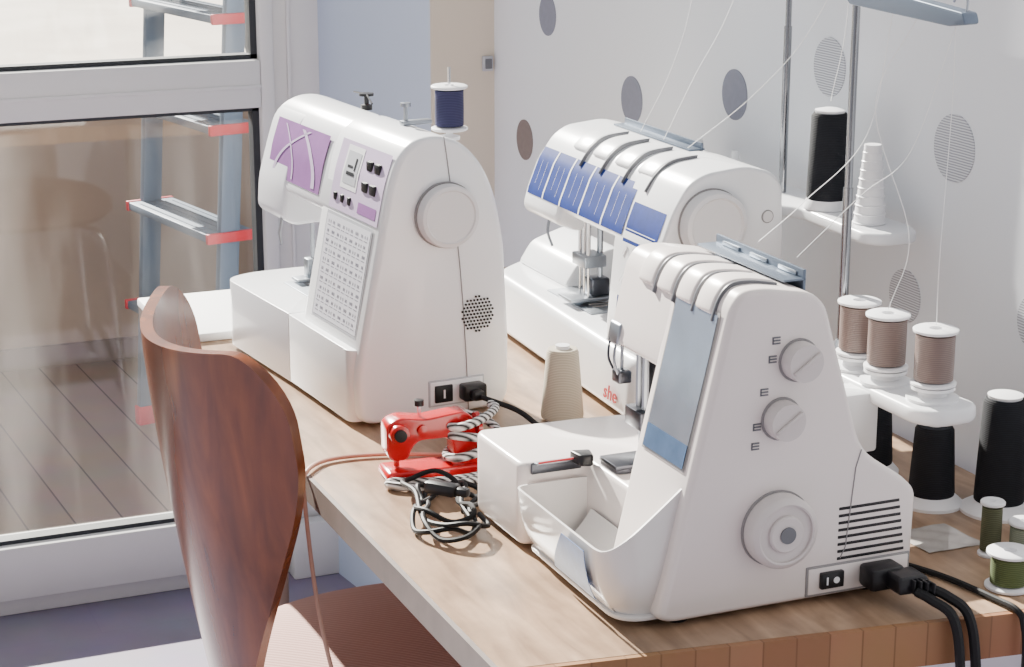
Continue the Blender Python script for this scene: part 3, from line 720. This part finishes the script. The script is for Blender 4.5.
cable('black_cable',[(.985,1.46,.7535),(1.00,1.435,.7535),(1.015,1.395,.7535),(1.024,1.345,.7535),(1.028,1.316,.7530),(1.031,1.308,.740),(1.033,1.306,.70),(1.03,1.306,.55)],.0030,'darkrub','black cord running over the table edge')
cable('black_cable',[(.958,1.345,.773),(.967,1.332,.769),(.978,1.317,.757),(.984,1.311,.72),(.986,1.310,.66),(.986,1.311,.50)],.0048,'darkrub','thick black cord hanging from the plug')
cable('black_cable',[(.947,1.349,.770),(.954,1.336,.766),(.964,1.318,.755),(.9695,1.312,.715),(.970,1.311,.66),(.966,1.312,.50)],.0046,'darkrub','thick black cord hanging from the plug')
cable('beige_cord',[(.735,1.89,.7535),(.66,1.925,.7535),(.60,1.93,.7535),(.566,1.90,.753),(.5600,1.888,.73),(.558,1.84,.62),(.56,1.76,.52),(.555,1.66,.40),(.55,1.60,.1)],.0024,'cordbeige','thin beige cord hanging over the table edge')

# threads
def thread(pts,label='loose white sewing thread leading up from the machine'):
    g=Geo('threadw'); g.tube(catmull(pts,10),.0004,5); o=recenter(g.obj('sewing_thread')); top(o,label,'thread','sewing threads')
for (yg,ym,sg) in ((1.80,1.985,.05),(2.02,2.045,-.02),(2.18,2.105,.04)):
    thread([(1.175,yg,1.354),(1.13,yg*.6+ym*.4-sg*.4,1.20),(1.09,yg*.3+ym*.7-sg*.5,1.12),(1.05,ym,1.0485)])
thread([(1.175,1.888,1.108),(1.18,1.87,1.2),(1.175,1.86,1.354)])
thread([(1.06,1.50,1.235),(1.075,1.52,1.15),(1.050,1.49,1.03),(1.064,1.509,.958)])
thread([(1.06,1.56,1.238),(1.045,1.60,1.15),(1.07,1.57,1.03),(1.054,1.574,.958)])
thread([(1.06,1.50,1.235),(1.04,1.53,1.12),(.97,1.50,1.09),(.872,1.445,1.053)])
thread([(1.06,1.60,1.240),(1.05,1.62,1.12),(.96,1.58,1.07),(.872,1.511,1.053)])

# ================================================================= LADDER outside
Lt=Thing('stepladder',(.99,4.26,0),'blue grey aluminium stepladder with red caps on balcony','ladder')
a=Vector((.950,4.47,0)); b=Vector((1.025,4.07,0)); d=(b-a).normalized(); nrm=Vector((-d.y,d.x,0))
def bar(name,p,q,w,t,mat,label=None):
    g=Geo(mat); p=Vector(p); q=Vector(q); z=(q-p); L=z.length; z.normalize(); x=(d-z*d.dot(z)).normalized(); y=z.cross(x)
    mtx=Matrix(((x.x,y.x,z.x,p.x),(x.y,y.y,z.y,p.y),(x.z,y.z,z.z,p.z),(0,0,0,1)))
    g.box(-w/2,w/2,-t/2,t/2,0,L,.003,xf=mtx); return g.obj(name,Lt,label)
lean=nrm*.10
for base in (a,b):
    bar('rail',base+Vector((0,0,.04)),base+lean+Vector((0,0,1.5)),.022,.045,'alu')
    bar('rail_foot',base,base+Vector((0,0,.045)),.028,.054,'redcap','red plastic foot')
    bar('rear_leg',base+nrm*.55,base+lean*1.2+Vector((0,0,1.5)),.02,.03,'alu')
for z in (.30,.53,.76,.99,1.22):
    g=Geo('alu','redcap','decalw'); c=(a+b)/2+lean*(z/1.5)
    ang=math.atan2(d.y,d.x); mt=Matrix.Translation((c.x,c.y,z))@Matrix.Rotation(ang,4,'Z')
    L=(b-a).length/2
    g.box(-L-.005,L+.005,-.055,.055,-.018,0,.003,xf=mt)
    for k in range(5): g.box(-L+.03,L-.03,-.042+k*.02,-.038+k*.02,0,.0015,xf=mt,mi=0)
    g.box(-L-.016,-L-.004,-.057,.057,-.020,.002,.002,1,xf=mt); g.box(L+.004,L+.016,-.057,.057,-.020,.002,.002,1,xf=mt)
    g.obj('step',Lt)

# ================================================================= LIGHT, WORLD, CAMERA
w=bpy.data.worlds.new('World'); S.world=w; w.use_nodes=True; nt=w.node_tree
bg=nt.nodes['Background']; tc=nt.nodes.new('ShaderNodeTexCoord')
dp=nt.nodes.new('ShaderNodeVectorMath'); dp.operation='DOT_PRODUCT'; dp.inputs[1].default_value=Vector((-.62,.55,.50)).normalized()
mr=nt.nodes.new('ShaderNodeMapRange'); mr.inputs['From Min'].default_value=-1; mr.inputs['From Max'].default_value=1
cr=nt.nodes.new('ShaderNodeValToRGB')
cr.color_ramp.elements[0].position=0.1; cr.color_ramp.elements[0].color=(.38,.33,.315,1)
cr.color_ramp.elements[1].position=.9; cr.color_ramp.elements[1].color=(.96,.98,1.0,1)
e=cr.color_ramp.elements.new(.5); e.color=(.51,.495,.525,1)
nt.links.new(tc.outputs['Generated'],dp.inputs[0]); nt.links.new(dp.outputs['Value'],mr.inputs['Value']); nt.links.new(mr.outputs[0],cr.inputs[0]); nt.links.new(cr.outputs[0],bg.inputs[0])
bg.inputs[1].default_value=1.05
sl=bpy.data.lights.new('sun','SUN'); sl.energy=34; sl.angle=math.radians(.6); sl.color=(1,.94,.85)
so=bpy.data.objects.new('sun',sl); COL.objects.link(so)
so.rotation_euler=Vector((.13,-.84,-.52)).to_track_quat('-Z','Y').to_euler()

cam=bpy.data.cameras.new('camera'); co=bpy.data.objects.new('camera',cam); COL.objects.link(co); S.camera=co
cam.sensor_width=36; cam.lens=2000/1024*36; cam.clip_start=.05; cam.clip_end=300
theta=math.atan(544.5/2000); ph=math.radians(22.8)
co.location=(0,0,1.44); co.rotation_euler=(pi/2-theta,0,-ph)
